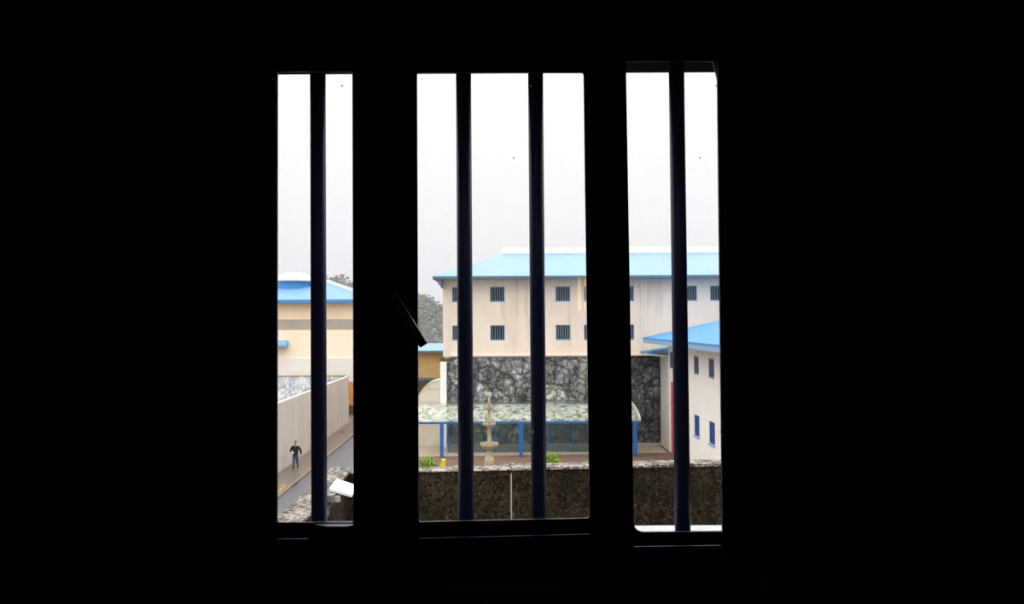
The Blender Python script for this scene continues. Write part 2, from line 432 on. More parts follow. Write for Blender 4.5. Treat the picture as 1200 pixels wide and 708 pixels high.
h3 += rounded([(790, 300), (790, 622.5), (742.3, 623), (739, 300)], [.01, .01, 13, .01], 7)[16:24]
w3 = window('window_3', [(711.6, ol_t), (889, ol_t), (889, ol_b), (713.6, ol_b)], h3,
       [(715, 48), (872, 48), (872, 650), (845, 650), (844, 637.8), (742, 639.3), (741, 650), (715, 650)], [h3],
       [(722, 57), (860, 57), (860, 639.5), (728, 641.3)])
# lever handle on the post between the first two windows
hd = bpy.data.objects.new('handle', None); C.objects.link(hd); hd.parent = w2
p0 = W(463.5, 342, 1.365); p1 = W(500.5, 402.5, 1.365)
ax = (p1 - p0).normalized(); nrm = Vector((-ax.z, 0, ax.x))
if nrm.x > 0: nrm = -nrm                        # towards lower left
wd = .0135
lev = MB().prism([p0, p1, p1 + nrm*wd, p0 + nrm*wd*1.1], (0, .014, 0))
piv = p0 + ax*.010 + nrm*.008
hd.location = piv - w2.location
lo_ = obj('lever', lev, M['handle'], hd, bevel=.0012)
obj('neck', MB().tube(piv + Vector((0, .014, 0)), piv + Vector((0, 1.3935-1.365, 0)), .007), M['handle'], hd)
# sills outside and a vertical casing to the right of the window
struct('trim_1', MB().box(X(340, FY), X(452, FY), 1.53, 1.72, o_b, CAMZ - .4016), M['sill'])
struct('trim_2', MB().box(X(712, FY), o_r - .002, 1.525, 1.645, o_b, CAMZ - .3905), M['sill'])
cx = X(844, 1.385)
struct('trim_3', MB().box(cx, cx + .045, 1.382, 1.3935, o_b + .001, o_t - .001), M['bluepaint'], bevel=.003)

# the four bars in sight, set into the masonry outside the glass
BY = 1.500
def bar(pt, pb, width, label):
    a = W(pt[0], pt[1], BY); b = W(pb[0], pb[1], BY)
    d = (a - b) / (a.z - b.z)
    top = b + d*(o_t - b.z); bot = b + d*(o_b - b.z)
    r = width / 2 * BY / FPX
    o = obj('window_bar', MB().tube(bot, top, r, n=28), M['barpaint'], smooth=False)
    for p in o.data.polygons:
        if len(p.vertices) == 4: p.use_smooth = True
    tag(o, label, 'bar', 'steel bars across the window')
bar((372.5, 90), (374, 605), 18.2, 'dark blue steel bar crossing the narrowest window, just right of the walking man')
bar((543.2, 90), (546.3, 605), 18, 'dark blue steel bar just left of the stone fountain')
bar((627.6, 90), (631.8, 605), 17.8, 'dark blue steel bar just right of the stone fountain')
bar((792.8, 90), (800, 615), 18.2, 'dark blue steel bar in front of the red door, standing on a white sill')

# a small twin-tube lamp behind the camera (seen only as a faint reflection in the middle pane)
LMY = RY0 + .05
img = 2*1.4003 - LMY
lmx, lmz = .083*img, CAMZ + .033*img
lm = thing('wall_lamp', (lmx, RY0 + .002, lmz), 'small twin-tube wall lamp on the dark back wall of the room', 'lamp')
obj('back_plate', MB().box(lmx - .045, lmx + .045, RY0 + .002, RY0 + .02, lmz - .12, lmz + .12), M['steel'], lm, bevel=.004)
em = bpy.data.materials.new('warm_tube'); em.use_nodes = True
b_ = em.node_tree.nodes['Principled BSDF']
b_.inputs['Emission Color'].default_value = (1.0, .72, .16, 1); b_.inputs['Emission Strength'].default_value = 4.5
b_.inputs['Base Color'].default_value = (.8, .7, .5, 1)
for sx in (-.020, .020):
    obj('tube', MB().tube((lmx + sx, LMY, lmz - .095), (lmx + sx, LMY, lmz + .095), .010, n=16), em, lm)

# ================================================================== GROUND
PAV = 0.12
S_WALL = G(325, 555, PAV)                       # foot of the concrete wall
ca = S_WALL.x - K*S_WALL.y
ck = G(325, 583, PAV); ka = ck.x - K*ck.y
def street(a, y): return a + K*y
struct('ground', MB().box(-120, 120, 1.6, 260, -.4, 0), M['ground'])
def strip(a0, a1, y0, y1, z0, z1):
    return MB().hexa([(street(a0, y0), y0, z0), (street(a1, y0), y0, z0), (street(a1, y1), y1, z0), (street(a0, y1), y1, z0),
                      (street(a0, y0), y0, z1), (street(a1, y0), y0, z1), (street(a1, y1), y1, z1), (street(a0, y1), y1, z1)])
struct('pavement', strip(ca - .4, ka - .16, 5, 86, 0, PAV), M['pavement'])
struct('kerb', strip(ka - .158, ka + .03, 5, 86, 0, PAV + .01), M['kerb'])
struct('road', strip(ka + .032, ka + 4.6, 5, 86, 0, .02), M['road'])
ya, yb = G(520, 536), G(760, 531)
struct('yard_paving', MB().hexa([(-9.0, ya.y, 0), (11.2, yb.y, 0), (11.2, 65.85, 0), (-9.0, 65.85, 0),
                                 (-9.0, ya.y, .03), (11.2, yb.y, .03), (11.2, 65.85, .03), (-9.0, 65.85, .03)]), M['tan'])
q = [G(323, 573.5, PAV), G(335, 567.5, PAV), G(336, 569, PAV), G(323, 578, PAV)]
mk = MB()
for a, b in (((318, 572.5), (335.5, 568.2)), ((335.5, 568.2), (318, 583))):
    A, B = G(*a, PAV), G(*b, PAV); d = (B - A).normalized(); s = Vector((-d.y, d.x, 0))*.05
    mk.prism([A - s, B - s, B + s, A + s], (0, 0, .006))
struct('road_marking', mk, M['paint_yellow'])
# drain opening in the kerb
dr = G(345, 567, PAV)
struct('kerb_drain', MB().box(street(ka, dr.y) - .03, street(ka, dr.y) + .05, dr.y - .7, dr.y + .7, 0.02, PAV + .002), M['darkbase'])

# ================================================================== CONCRETE WALL (left, along the pavement)
wt = 4.42
struct('concrete_wall', strip(ca - .30, ca, 20, 81, PAV, PAV + wt - .06), M['concrete'])

# ================================================================== MAIN BUILDING
MY = 66.0
bl = X(519, MY)
br = 27.0
ez = Z(326.5, 64.8)
mb_root = thing('cell_block', ((bl+br)/2, MY + 7, 0), 'large cream cell block with barred windows and pale blue roof', 'building')
zt0, zt1 = Z(353.8, MY), Z(336.0, MY)
zl0, zl1 = Z(399.0, MY), Z(381.2, MY)
wins = []
for px in (530, 574.5, 651.3, 684.3, 726, 800, 832.6, 875):
    for z0, z1 in ((zt0, zt1), (zl0, zl1)):
        if px > 790 and z0 == zl0: continue      # the white building's roof covers these
        x0 = X(px, MY); wins.append((x0, x0 + 17.0*MY/FPX, z0, z1))
fr = MB().plate(rect(bl, br, 0, ez + .3), [rect(*wn) for wn in wins], MY, MY + .35, lambda u, v, t: Vector((u, t, v)))
fr.box(bl, br, MY + .35, MY + 14, 0, ez + .3)
obj('wall', fr, M['cream'], mb_root)
for x0, x1, z0, z1 in wins:
    e = .07
    wf = obj('window', MB().plate(rect(x0, x1, z0, z1), [rect(x0+e, x1-e, z0+e+.03, z1-e)], MY + .06, MY + .16, lambda u, v, t: Vector((u, t, v))), M['winframe'], mb_root)
    obj('pane', MB().box(x0+e*.5, x1-e*.5, MY + .20, MY + .24, z0+e*.5, z1-e*.5), M['darkglass'], wf)
    g = MB()
    for i in range(5):
        xx = x0 + (x1-x0)*(i+1)/6
        g.box(xx-.026, xx+.026, MY + .10, MY + .15, z0+.05, z1-.05)
    obj('bars', g, M['winbar'], wf)
# skirt roof and attic
ex0 = X(506.5, 64.8, 323); rz0 = ez + .22
T = 5.4; ry = 64.8 + T; rz1 = Z(297.3, ry)
ax0 = ex0 + T
obj('roof', MB().add([(ex0, 64.8, rz0), (br, 64.8, rz0), (br, ry, rz1), (ax0, ry, rz1), (ex0, 81, rz0), (ax0, 76, rz1),
                      (ex0, 64.8, rz0-.08), (br, 64.8, rz0-.08), (br, ry, rz1-.3), (ax0+.3, ry, rz1-.3), (ex0, 81, rz0-.08), (ax0+.3, 76, rz1-.3)],
     [(0,1,2,3), (0,3,5,4), (6,9,8,7), (6,10,11,9), (0,6,7,1), (0,4,10,6), (1,7,8,2), (3,2,8,9), (3,9,11,5), (4,5,11,10)]), M['roofpale'], mb_root)
fa = MB().box(ex0 + .02, br, 64.83, 64.95, ez - .02, rz0 - .085)
fa.box(ex0 + .02, ex0 + .14, 64.95, 81, ez - .02, rz0 - .085)
obj('fascia', fa, M['fascia'], mb_root)
zs = Z(338, 66)
so = MB().box(bl, br, 64.95, MY - .002, ez + .0, ez + .06)
so.prism([(ex0 + .14, 64.95, ez + .06), (bl - .002, 64.95, zs), (bl - .002, 64.95, ez + .06)], (0, 14, 0))
obj('soffit', so, M['fascia'], mb_root)
obj('attic_wall', MB().box(X(588, ry+.4), br, ry + .02, ry + 8, rz1 - 1.2, Z(290.2, ry)), M['attic'], mb_root)
# painted rock mural on the two lower storeys
mx0, mx1, mz0, mz1 = X(523.3, 65.9), X(773, 65.9), .22, Z(418.8, 65.9)
msp = X(741, 65.9) - .2
obj('mural', MB().box(mx0, msp, 65.90, MY - .002, mz0, mz1), M['mural'], mb_root, label='grey and green rock mural painted on the lower wall')
obj('mural', MB().box(msp + .002, mx1, 65.90, MY - .002, mz0, mz1 + .08), M['mural_dark'], mb_root, label='darker end of the painted rock mural')
obj('ledge', MB().box(bl + .5, mx1, 65.78, MY - .002, mz1 + .085, mz1 + .20), M['cream'], mb_root)
obj('pillar', MB().box(X(515.8, 65.5), X(523, 65.5), 65.35, 65.87, 0, Z(423.5, 65.5)), M['pillar'], mb_root)
dpx = X(752, 65.9)
obj('downpipe', MB().tube((dpx, 65.92, mz1 + .25), (dpx, 65.92, ez - .1), .05), M['offwhite'], mb_root)

# weeds growing on top of the pillar
def leaves(c, rx, ry_, rz, n, size, up=.5, seed=1):
    rnd = random.Random(seed); b = MB()
    for _ in range(n):
        while True:
            p = Vector((rnd.uniform(-1, 1), rnd.uniform(-1, 1), rnd.uniform(0, 1)))
            if p.length < 1: break
        p = p * (0.55 + .45*rnd.random()) if rnd.random() < .5 else p
        q = Vector((c[0] + p.x*rx, c[1] + p.y*ry_, c[2] + p.z*rz))
        d = Vector((rnd.gauss(0, 1)*(1-up) + p.x*.6, rnd.gauss(0, 1)*(1-up) + p.y*.6, rnd.random()*up*2 + .1)).normalized()
        s = d.cross(Vector((rnd.gauss(0, 1), rnd.gauss(0, 1), rnd.gauss(0, 1)))).normalized()
        l = size*rnd.uniform(.7, 1.4); w_ = l*.22
        b.add([q - d*l*.5, q + s*w_ + d*l*.0, q + d*l*.6, q - s*w_], [(0, 1, 2, 3)])
    return b
pz = Z(423.5, 65.5)
wd_ = obj('weed_tuft', leaves((X(519.5, 65.6), 65.6, pz), .34, .2, .45, 130, .16, .6, 3), M['weed'])
tag(wd_, 'scruffy dry weeds sprouting on top of the white pillar', 'weeds')

# ================================================================== VAULTED ANNEXE (pale, round-shouldered)
VY = 65.9
ann = thing('vaulted_annexe', (X(500, VY), VY + .9, 0), 'pale round-shouldered concrete annexe left of the rock mural', 'building')
xr, xl = X(515.6, VY) , X(487, VY)
zc, zt = Z(482, VY), Z(446, VY)
prof = [(xl, 0)] + [(xr - (xr-xl)*math.cos(i/14*math.pi/2), zc + (zt-zc)*math.sin(i/14*math.pi/2)) for i in range(15)] + [(xr, 0)]
obj('shell', MB().prism([(x, VY, z) for x, z in prof], (0, 1.9, 0)), M['vault'], ann)
rim = MB()
for (xa, za), (xb, zb) in zip(prof[1:-2], prof[2:-1]):
    rim.prism([(xa, VY-.05, za), (xb, VY-.05, zb), (xb + .0, VY-.05, zb+.10), (xa - .03, VY-.05, za+.10)], (0, 1.95, 0))
obj('rim', rim, M['creamdome'], ann)

# ================================================================== CANOPY along the mural
CY0, CY1 = 60.6, 65.6
cx0, cx1 = X(470, CY0), X(749.3, CY0, 490)
cz0, cz1 = Z(494.2, CY0), Z(470.8, CY1, 640)
can = thing('yard_canopy', ((cx0+cx1)/2, 63, 0.03), 'long milky curved canopy on blue posts along the mural', 'canopy')
NS = 14
AM = R(62)
arc = [(CY0 + (CY1-CY0)*(1-math.cos(i/NS*AM))/(1-math.cos(AM)), cz0 + (cz1-cz0)*math.sin(i/NS*AM)/math.sin(AM)) for i in range(NS + 1)]
sh = MB()
for (ya_, za), (yb_, zb) in zip(arc, arc[1:]):
    sh.add([(cx0, ya_, za), (cx1, ya_, za), (cx1, yb_, zb), (cx0, yb_, zb)], [(0, 1, 2, 3)])
obj('roof_sheet', sh, M['canopy'], can, smooth=True)
rimr = MB()
for xx in (cx1,):
    for (ya_, za), (yb_, zb) in zip(arc, arc[1:]):
        rimr.hexa([(xx-.0, ya_, za-.02), (xx+.10, ya_, za-.02), (xx+.10, yb_, zb-.02), (xx, yb_, zb-.02),
                   (xx-.0, ya_, za+.08), (xx+.10, ya_, za+.08), (xx+.10, yb_, zb+.08), (xx, yb_, zb+.08)])
obj('end_rim', rimr, M['creamdome'], can)
obj('beam', MB().box(cx0, cx1, CY0 + .03, CY0 + .13, cz0 - .15, cz0 - .01), M['blue'], can)
for px, wpx in ((517.2, 4.0), (609.8, 4.6), (702, 4.6), (743, 4.6)):
    xx = X(px, CY0 + .08); h = wpx*CY0/FPX/2
    obj('post', MB().box(xx-h, xx+h, CY0 + .0, CY0 + .2, .03, cz0 - .15), M['blue'], can)
GY = 62.6
gz0, gz1 = Z(530.5, GY), Z(494.5, GY)
gx0, gx1 = X(524, GY), X(736, GY)
scr = MB().box(gx0, gx1, GY, GY + .012, gz0 + .05, gz1)
obj('screen', scr, M['screen'], can)
obj('bottom_rail', MB().box(gx0, gx1, GY - .04, GY + .04, gz0 - .04, gz0 + .05), M['blue'], can)
obj('top_rail', MB().box(gx0, gx1, GY - .03, GY + .03, gz1, gz1 + .06), M['blue'], can)
for px in (524.6, 579.5, 642, 670.4, 735):
    xx = X(px, GY)
    obj('mullion', MB().box(xx-.04, xx+.04, GY - .045, GY - .042 + .07, .03, gz1 - .0), M['blue'], can)

# ================================================================== RIGHT BUILDING
wa = X(773, 66.0) - K*66.0                      # wall plane x = wa + K*y
UY = Vector((K, 1, 0)).normalized()
VN = Vector((UY.y, -UY.x, 0))                   # into the building
O_ = Vector((wa, 0, 0))
def rb(u, wd_, z): return O_ + UY*u + VN*wd_ + Vector((0, 0, z))
def side(px, py):
    d = ray(px, py); c0 = Vector((0, 0, CAMZ))
    s = (wa + 0) / (d.x - K*d.y)
    return c0 + d*s
YE, YN = 62.9, 37.0
ezr = Z(398, 60)
evr = W(753, 395.5, 64.2)
ov = (street(wa, evr.y) - evr.x)
rbd = thing('white_building', (wa + 6, 50, 0), 'white building with bright blue hipped roof and small blue windows', 'building')
zsof = evr.z - .36
wz = []
h_t, h_b, l_t, l_b = side(814, 416.8).z, side(814, 438.6).z, side(815, 486).z, side(815, 510.5).z
cy_u = [61.9, 58.2, 54.5, 50.8, 47.1]
holes = []; specs = []
for i, yc in enumerate(cy_u):
    specs.append((yc, .66, h_b, h_t, 'up')); 
    if i > 0: specs.append((yc, .68, l_b, l_t, 'low'))
for yc, hw, z0, z1, _k in specs: holes.append(rect(yc-hw, yc+hw, z0, z1))
wl = MB().plate(rect(YN, YE, 0, zsof), holes, 0, .3, lambda u, v, t: rb(u, t, v))
wl.box(YN, YE, .3, 13, 0, zsof, lambda p: rb(p.y, p.x, p.z) if False else rb(p.x, p.y, p.z))
obj('wall', wl, M['white'], rbd)
for yc, hw, z0, z1, kd in specs:
    e = .10
    m_ = lambda u, v, t: rb(u, t, v)
    wf = obj('window', MB().plate(rect(yc-hw, yc+hw, z0, z1), [rect(yc-hw+e, yc+hw-e, z0+e, z1-e)], .05, .14, m_), M['winframe' if kd == 'up' else 'shutter'], rbd)
    obj('pane' if kd == 'up' else 'shutter', MB().box(yc-hw+e, yc+hw-e, .09, .13, z0+e, z1-e, lambda p: rb(p.x, p.y, p.z)), M['tealglass' if kd == 'up' else 'shutter'], wf)
    if kd == 'low':
        obj('sill', MB().box(yc-hw-.05, yc+hw+.05, -.06, .0, z0-.08, z0, lambda p: rb(p.x, p.y, p.z)), M['fasciablue'], rbd)
dz1 = side(788, 447.5).z
dr_ = obj('door', MB().box(59.6, 61.95, -.05, -.002, .05, dz1, lambda p: rb(p.x, p.y, p.z)), M['red'], rbd, label='tall red door')
for zz in (1.1, 2.3, 3.6): obj('hinge', MB().box(61.6, 61.9, -.10, -.051, zz-.05, zz+.05, lambda p: rb(p.x, p.y, p.z)), M['steel'], dr_)
# hipped roof
u0 = evr.y; run = 7.2; rise = 1.95
e0 = rb(u0, -ov, evr.z); 
RV = [rb(u0, -ov, evr.z), rb(YN-1, -ov, evr.z), rb(YN-1+run, -ov+run, evr.z+rise), rb(u0-run, -ov+run, evr.z+rise),
      rb(u0, 14, evr.z), rb(YN-1, 14, evr.z)]
RV2 = [v - Vector((0, 0, .10)) for v in RV[:2]] + [v - Vector((0, 0, .12)) for v in RV[4:]]
rf = MB().add(RV + RV2, [(0, 1, 2, 3), (0, 3, 4), (3, 2, 5, 4), (1, 5, 2), (6, 8, 9, 7), (0, 6, 7, 1), (0, 4, 8, 6), (4, 5, 9, 8), (1, 7, 9, 5)])
obj('roof', rf, M['roofblue'], rbd)
f_ = MB().box(YN-1, u0-.02, -ov+.02, -ov+.10, evr.z - .40, evr.z - .10, lambda p: rb(p.x, p.y, p.z))
f_.box(u0-.10, u0-.02, -ov+.10, 13.9, evr.z - .40, evr.z - .10, lambda p: rb(p.x, p.y, p.z))
obj('fascia', f_, M['fasciablue'], rbd)
s_ = MB().box(YN-1, u0-.12, -ov+.11, -.0, zsof, zsof + .05, lambda p: rb(p.x, p.y, p.z))
s_.box(YE + .002, u0-.12, .0, 13.0, zsof, zsof + .05, lambda p: rb(p.x, p.y, p.z))
s_.box(YN, YE, -.22, -.003, zsof - .24, zsof - .002, lambda p: rb(p.x, p.y, p.z))
obj('soffit', s_, M['brown'], rbd)
# return wall in the corner by the mural with its own little roof
zr = side(778, 417.5).z
obj('return_wall', MB().box(YE + .003, 65.85, .0, 6, 0, zr, lambda p: rb(p.x, p.y, p.z)), M['greywhite'], rbd)
tipx = X(751, 65, 412); 
za_, zb_ = Z(412.2, 64.6, 751), Z(406.8, 63.4, 782)
A = Vector((tipx, 65.5, za_)); B = Vector((tipx, 63.2, za_ - .06)); 
xr_ = street(wa, 63.2)
Cc = Vector((xr_ - .02, 63.1, Z(416.3, 63.1, 782))); D = Vector((X(795, 65.6), 65.6, Z(404.5, 65.6, 795)))
lt = MB().prism([A, B, Cc, D], (0, 0, -.10))
obj('small_roof', lt, M['roofblue'], rbd)
obj('small_roof_edge', MB().hexa([B + Vector((0, -.05, -.14)), Cc + Vector((0, -.05, -.14)), Cc + Vector((0, -.005, -.14)), B + Vector((0, -.005, -.14)),
                                B + Vector((0, -.05, -.02)), Cc + Vector((0, -.05, -.02)), Cc + Vector((0, -.005, -.02)), B + Vector((0, -.005, -.02))]), M['offwhite'], rbd)

# ================================================================== LEFT BUILDING, far end of the street
LY = 90.0
lx0, lx1 = X(262, LY), X(432, LY)
lez = Z(352.5, LY, 370)
lb = thing('sports_hall', ((lx0+lx1)/2, LY + 8, 0), 'yellow hall with sky blue roof at the far end of the street', 'building')
zg1, zg0 = Z(374.3, LY, 370), Z(386.3, LY, 370)
zw = Z(420, LY, 370)
obj('upper_wall', MB().box(lx0, lx1, LY + .06, LY + 16, zg1 + .001, lez), M['yellowwall'], lb)
obj('band', MB().box(lx0, lx1, LY, LY + 16, zg0, zg1), M['band'], lb, label='grey horizontal band')
obj('wall', MB().box(lx0, lx1, LY + .03, LY + 16, zw, zg0 - .001), M['creamyellow'], lb)
obj('lower_wall', MB().box(lx0, lx1, LY - .12, LY + 16, 0, zw - .001), M['offwhite'], lb)
zp = Z(440.8, 88.6, 370)
obj('painted_wall', MB().box(lx0, X(405, 88.6), 88.5, 88.9, 0, zp), M['graffiti'], lb, label='low wall painted with pale blue and white shapes')
obj('coping', MB().box(lx0, X(405.4, 88.6), 88.42, 88.95, zp + .001, zp + .08), M['ochre'], lb)
obj('side_door', MB().box(X(409.5, LY), X(424, LY), LY - .30, LY - .125, .9, Z(447, LY, 412)), M['orange'], lb, label='orange door panel')
obj('door_step', MB().box(X(405, LY), X(424, LY), LY - .9, LY - .125, 0, .9), M['darkbase'], lb)
aw = W(322, 401.5, LY - .2)
awn = MB().prism([(X(300, LY), LY + .02, Z(399, LY, 330)), (X(300, LY), LY - 1.0, Z(404, LY, 330)), (X(300, LY), LY - 1.0, Z(406.5, LY, 330)), (X(300, LY), LY + .02, Z(406.5, LY, 330))],
                 (X(338, LY) - X(300, LY), 0, 0))
obj('awning', awn, M['fasciablue'], lb, label='small blue awning')
# hipped roof
lry = LY + 7; lrz = Z(330.6, lry, 350)
hx = X(381, lry); 
exr = X(441, LY - .6)
RV = [(lx0-1, LY-.8, lez), (exr, LY-.8, lez), (exr, LY + 16.5, lez), (lx0-1, LY + 16.5, lez), (lx0-1, lry, lrz), (hx, lry, lrz)]
rf = MB().add(RV + [(x, y, z-.25) for x, y, z in RV[:4]],
              [(0, 1, 5, 4), (1, 2, 5), (2, 3, 4, 5), (3, 0, 4), (6, 9, 8, 7), (0, 6, 7, 1), (1, 7, 8, 2), (2, 8, 9, 3), (3, 9, 6, 0)])
obj('roof', rf, M['rooffar'], lb)
obj('fascia', MB().box(lx0-1, exr, LY-.90, LY-.802, lez - .24, lez + .10), M['drumblue'], lb)
A_, B_ = Vector((hx, lry, lrz)), Vector((exr, LY + 3.2, lez))
# white verge board standing along the hip
p_a, p_b = Vector((hx, lry - .1, lrz)), Vector((exr, LY - .75, lez + .05))
obj('verge_board', MB().hexa([p_a + Vector((0, 0, -.05)), p_b + Vector((0, 0, -.05)), p_b + Vector((0, .3, -.05)), p_a + Vector((0, .3, -.05)),
                              p_a + Vector((0, 0, .36)), p_b + Vector((0, 0, .36)), p_b + Vector((0, .3, .36)), p_a + Vector((0, .3, .36))]), M['offwhite'], lb)
dc = W(343, 331, LY + 6.2); drr = 2.25
zd0, zd1 = Z(342.5, LY+4, 343), Z(330.5, LY + 6.2, 343)
obj('drum', MB().lathe([(drr, 0), (drr, zd1 - zd0)], (dc.x, LY + 6.2, zd0), 40), M['drumblue'], lb, label='darker blue round drum')
domez = Z(319.8, LY+6.2, 343) - zd1
obj('dome', MB().lathe([(drr*1.12, .0), (drr*1.12, .12), (drr*.80, domez*.60), (drr*.55, domez*.92), (drr*.3, domez), (.02, domez)], (dc.x + .25, LY + 6.2, zd1 + .001), 40), M['creamdome'], lb, label='cream roof cap')

# ================================================================== LOW OCHRE BUILDING
OY = 85.0
ox0, ox1 = X(462, OY), X(545, OY)
oc = thing('ochre_outbuilding', ((ox0+ox1)/2, OY + 3, 0), 'low ochre outbuilding with pale blue roof behind the round-shouldered annexe', 'building')
zo = Z(413.2, OY, 505)
zb1, zb0 = Z(442.8, OY, 505), Z(446.2, OY, 505)
obj('wall', MB().box(ox0, ox1, OY, OY + 6, zb1 + .001, zo), M['ochre'], oc)
obj('band', MB().box(ox0, ox1, OY - .04, OY + 6, zb0, zb1), M['fascia'], oc, label='blue painted band')
obj('base', MB().box(ox0, ox1, OY + .02, OY + 6, 0, zb0 - .001), M['darkbase'], oc)
ze = Z(411.0, OY - .6, 505); zz1 = Z(402.3, OY + 6, 505)
obj('roof', MB().hexa([(ox0-.4, OY-.6, ze-.12), (ox1+.4, OY-.6, ze-.12), (ox1+.4, OY+6.2, zz1-.12), (ox0-.4, OY+6.2, zz1-.12),
                       (ox0-.4, OY-.6, ze), (ox1+.4, OY-.6, ze), (ox1+.4, OY+6.2, zz1), (ox0-.4, OY+6.2, zz1)]), M['roofpale'], oc)
obj('gutter', MB().box(ox0-.4, ox1+.4, OY-.72, OY-.605, ze-.22, ze-.03), M['fascia'], oc)

# ================================================================== HILL AND FOREST BEHIND
def ridge_px(px):                               # crown line of the wooded hill in the view
    pts = [(300, 322), (382, 325), (400, 327.5), (420, 331), (455, 336), (488, 343), (500, 347), (512, 353), (525, 359), (560, 372), (640, 376)]
    for (a, ya_), (b, yb_) in zip(pts, pts[1:]):
        if a <= px <= b: return ya_ + (yb_-ya_)*(px-a)/(b-a)
    return pts[0][1] if px < 300 else pts[-1][1]
HY = 190.0
hm = MB(); nx = 60
rows = [(150, 0.0), (165, .45), (180, .80), (HY, 1.0), (215, .9), (255, 0)]
for yy, f in rows:
    for i in range(nx + 1):
        px = 230 + i*(700-230)/nx
        zr_ = max(0.5, Z(ridge_px(px), HY, px) - 5.0)
        hm.v.append(Vector(((px-600)/FPX*HY + (0), yy, zr_*f)))
for r_ in range(len(rows)-1):
    for i in range(nx):
        a = r_*(nx+1)+i; hm.f.append((a, a+1, a+nx+2, a+nx+1))
struct('hill', hm, M['hill'])
rnd = random.Random(11)
fo = MB()
for _ in range(330):
    px = rnd.uniform(372, 535); t = rnd.random()
    yy = 150 + (HY - 150)*t**.7
    f = 0
    for (a, fa_), (b, fb_) in zip(rows, rows[1:]):
        if a <= yy <= b: f = fa_ + (fb_-fa_)*(yy-a)/(b-a)
    base = max(0.5, Z(ridge_px(px), HY, px) - 5.0)*f
    xx = (px-600)/FPX*HY
    hgt = rnd.uniform(4.2, 6.4)*(1 if yy > 175 else 1.1); cr_ = hgt*rnd.uniform(.28, .42)
    fo.tube((xx, yy, base - .4), (xx, yy, base + hgt*.5), .16, .10, 6)
    for _k in range(95):
        while True:
            p = Vector((rnd.uniform(-1, 1), rnd.uniform(-1, 1), rnd.uniform(-1, 1)))
            if p.length < 1: break
        q = Vector((xx, yy, base + hgt*.62)) + Vector((p.x*cr_, p.y*cr_, p.z*hgt*.42))
        d = Vector((rnd.gauss(0, 1), rnd.gauss(0, 1), rnd.gauss(0, 1))).normalized()
        s = d.cross(Vector((rnd.gauss(0, 1), rnd.gauss(0, 1), rnd.gauss(0, 1)))).normalized()
        l = rnd.uniform(.3, .75)
        fo.add([q - d*l, q + s*l*.7, q + d*l, q - s*l*.7], [(0, 1, 2, 3)])
tag(obj('forest', fo, M['tree']), 'misty grey-green woodland on the hill behind the buildings', 'trees', kind='stuff')

hz = bpy.data.materials.new('thin_mist'); hz.use_nodes = True
hz.node_tree.nodes.clear()
ho = hz.node_tree.nodes.new('ShaderNodeOutputMaterial'); hv = hz.node_tree.nodes.new('ShaderNodeVolumeScatter')
hv.inputs['Density'].default_value = .0105; hv.inputs['Color'].default_value = (.97, .97, .98, 1)
hz.node_tree.links.new(hv.outputs[0], ho.inputs['Volume'])
tag(obj('mist', MB().box(-90, 60, 110, 146, .05, 60), hz), 'thin pale mist lying over the wooded hill', 'mist', kind='stuff')

# ================================================================== NEAR GRANITE WALL (L-shaped)
NZ = 6.5
f0, f1 = G(490, 550.3, NZ), G(843, 543.2, NZ)
fd = (f1 - f0).normalized(); fn = Vector((-fd.y, fd.x, 0))
a0, a1 = G(325, 606, NZ), G(384, 549, NZ)
TH = .50
ARM = .42
# arm runs along (K,1): outer edge through a0; corner where the arm's outer edge meets the far face
ae = a0.x - K*a0.y
def on_front(off, a):                           # point of line x = a + K*y on the front line shifted by off
    p = f0 + fn*off
    s = (a + K*p.y - p.x) / (fd.x - K*fd.y)
    return p + fd*s
inner_c = on_front(0, ae + ARM); outer_c = on_front(TH, ae)
ynear = 4.0
yend = f0 + fd*16
jx = W(599, 560, 17.6).x
js = (jx - f0.x)/fd.x
jp = f0 + fd*js; jq = jp + fn*TH
def up(p, z): return (p.x, p.y, z)
def rough(mb, amp, seed, cuts=1): return mb
def wall_block(name, poly, z1, m, parent=None):
    return struct(name, MB().prism([up(p, 0) for p in poly], (0, 0, z1)), m, parent)
n0 = Vector((street(ae, ynear), ynear, 0)); n1 = Vector((street(ae + ARM, ynear), ynear, 0))
CT = .055
sw = wall_block('stone_wall', [n0, n1, inner_c, yend, yend + fn*TH, outer_c], NZ - CT, M['granite'])
def grid_top(poly4, nu, nv, z, amp, seed, thick):
    """irregular coping slab over a quad, its top surface and edges uneven"""
    b = MB(); A, B, Cq, Dq = [Vector((p.x, p.y, 0)) for p in poly4]
    for j in range(nv + 1):
        for i in range(nu + 1):
            u, v = i/nu, j/nv
            p = (A*(1-u) + B*u)*(1-v) + (Dq*(1-u) + Cq*u)*v
            h = noise.noise(Vector((p.x*3.1, p.y*3.1, seed)))*amp + noise.noise(Vector((p.x*9, p.y*9, seed)))*amp*.5
            edge = j in (0, nv)
            if edge:
                off = ((Dq - A).normalized()) * noise.noise(Vector((p.x*6, p.y*6, seed + 9)))*.03
                p = p + off
            b.v.append(Vector((p.x, p.y, z + h - (.02 if edge else 0))))
    n = len(b.v)
    for j in range(nv + 1):
        for i in range(nu + 1):
            q = b.v[j*(nu+1)+i]; b.v.append(Vector((q.x, q.y, z - thick)))
    W_ = nu + 1
    for j in range(nv):
        for i in range(nu):
            a = j*W_ + i
            b.f.append((a, a+1, a+W_+1, a+W_)); b.f.append((n+a, n+a+W_, n+a+W_+1, n+a+1))
    for i in range(nu):
        b.f.append((i, n+i, n+i+1, i+1)); a = nv*W_ + i; b.f.append((a, a+1, n+a+1, n+a))
    for j in range(nv):
        a = j*W_; b.f.append((a, a+W_, n+a+W_, n+a)); a = j*W_ + nu; b.f.append((a, n+a, n+a+W_, a+W_))
    return b
ov_ = fn*(-.03)
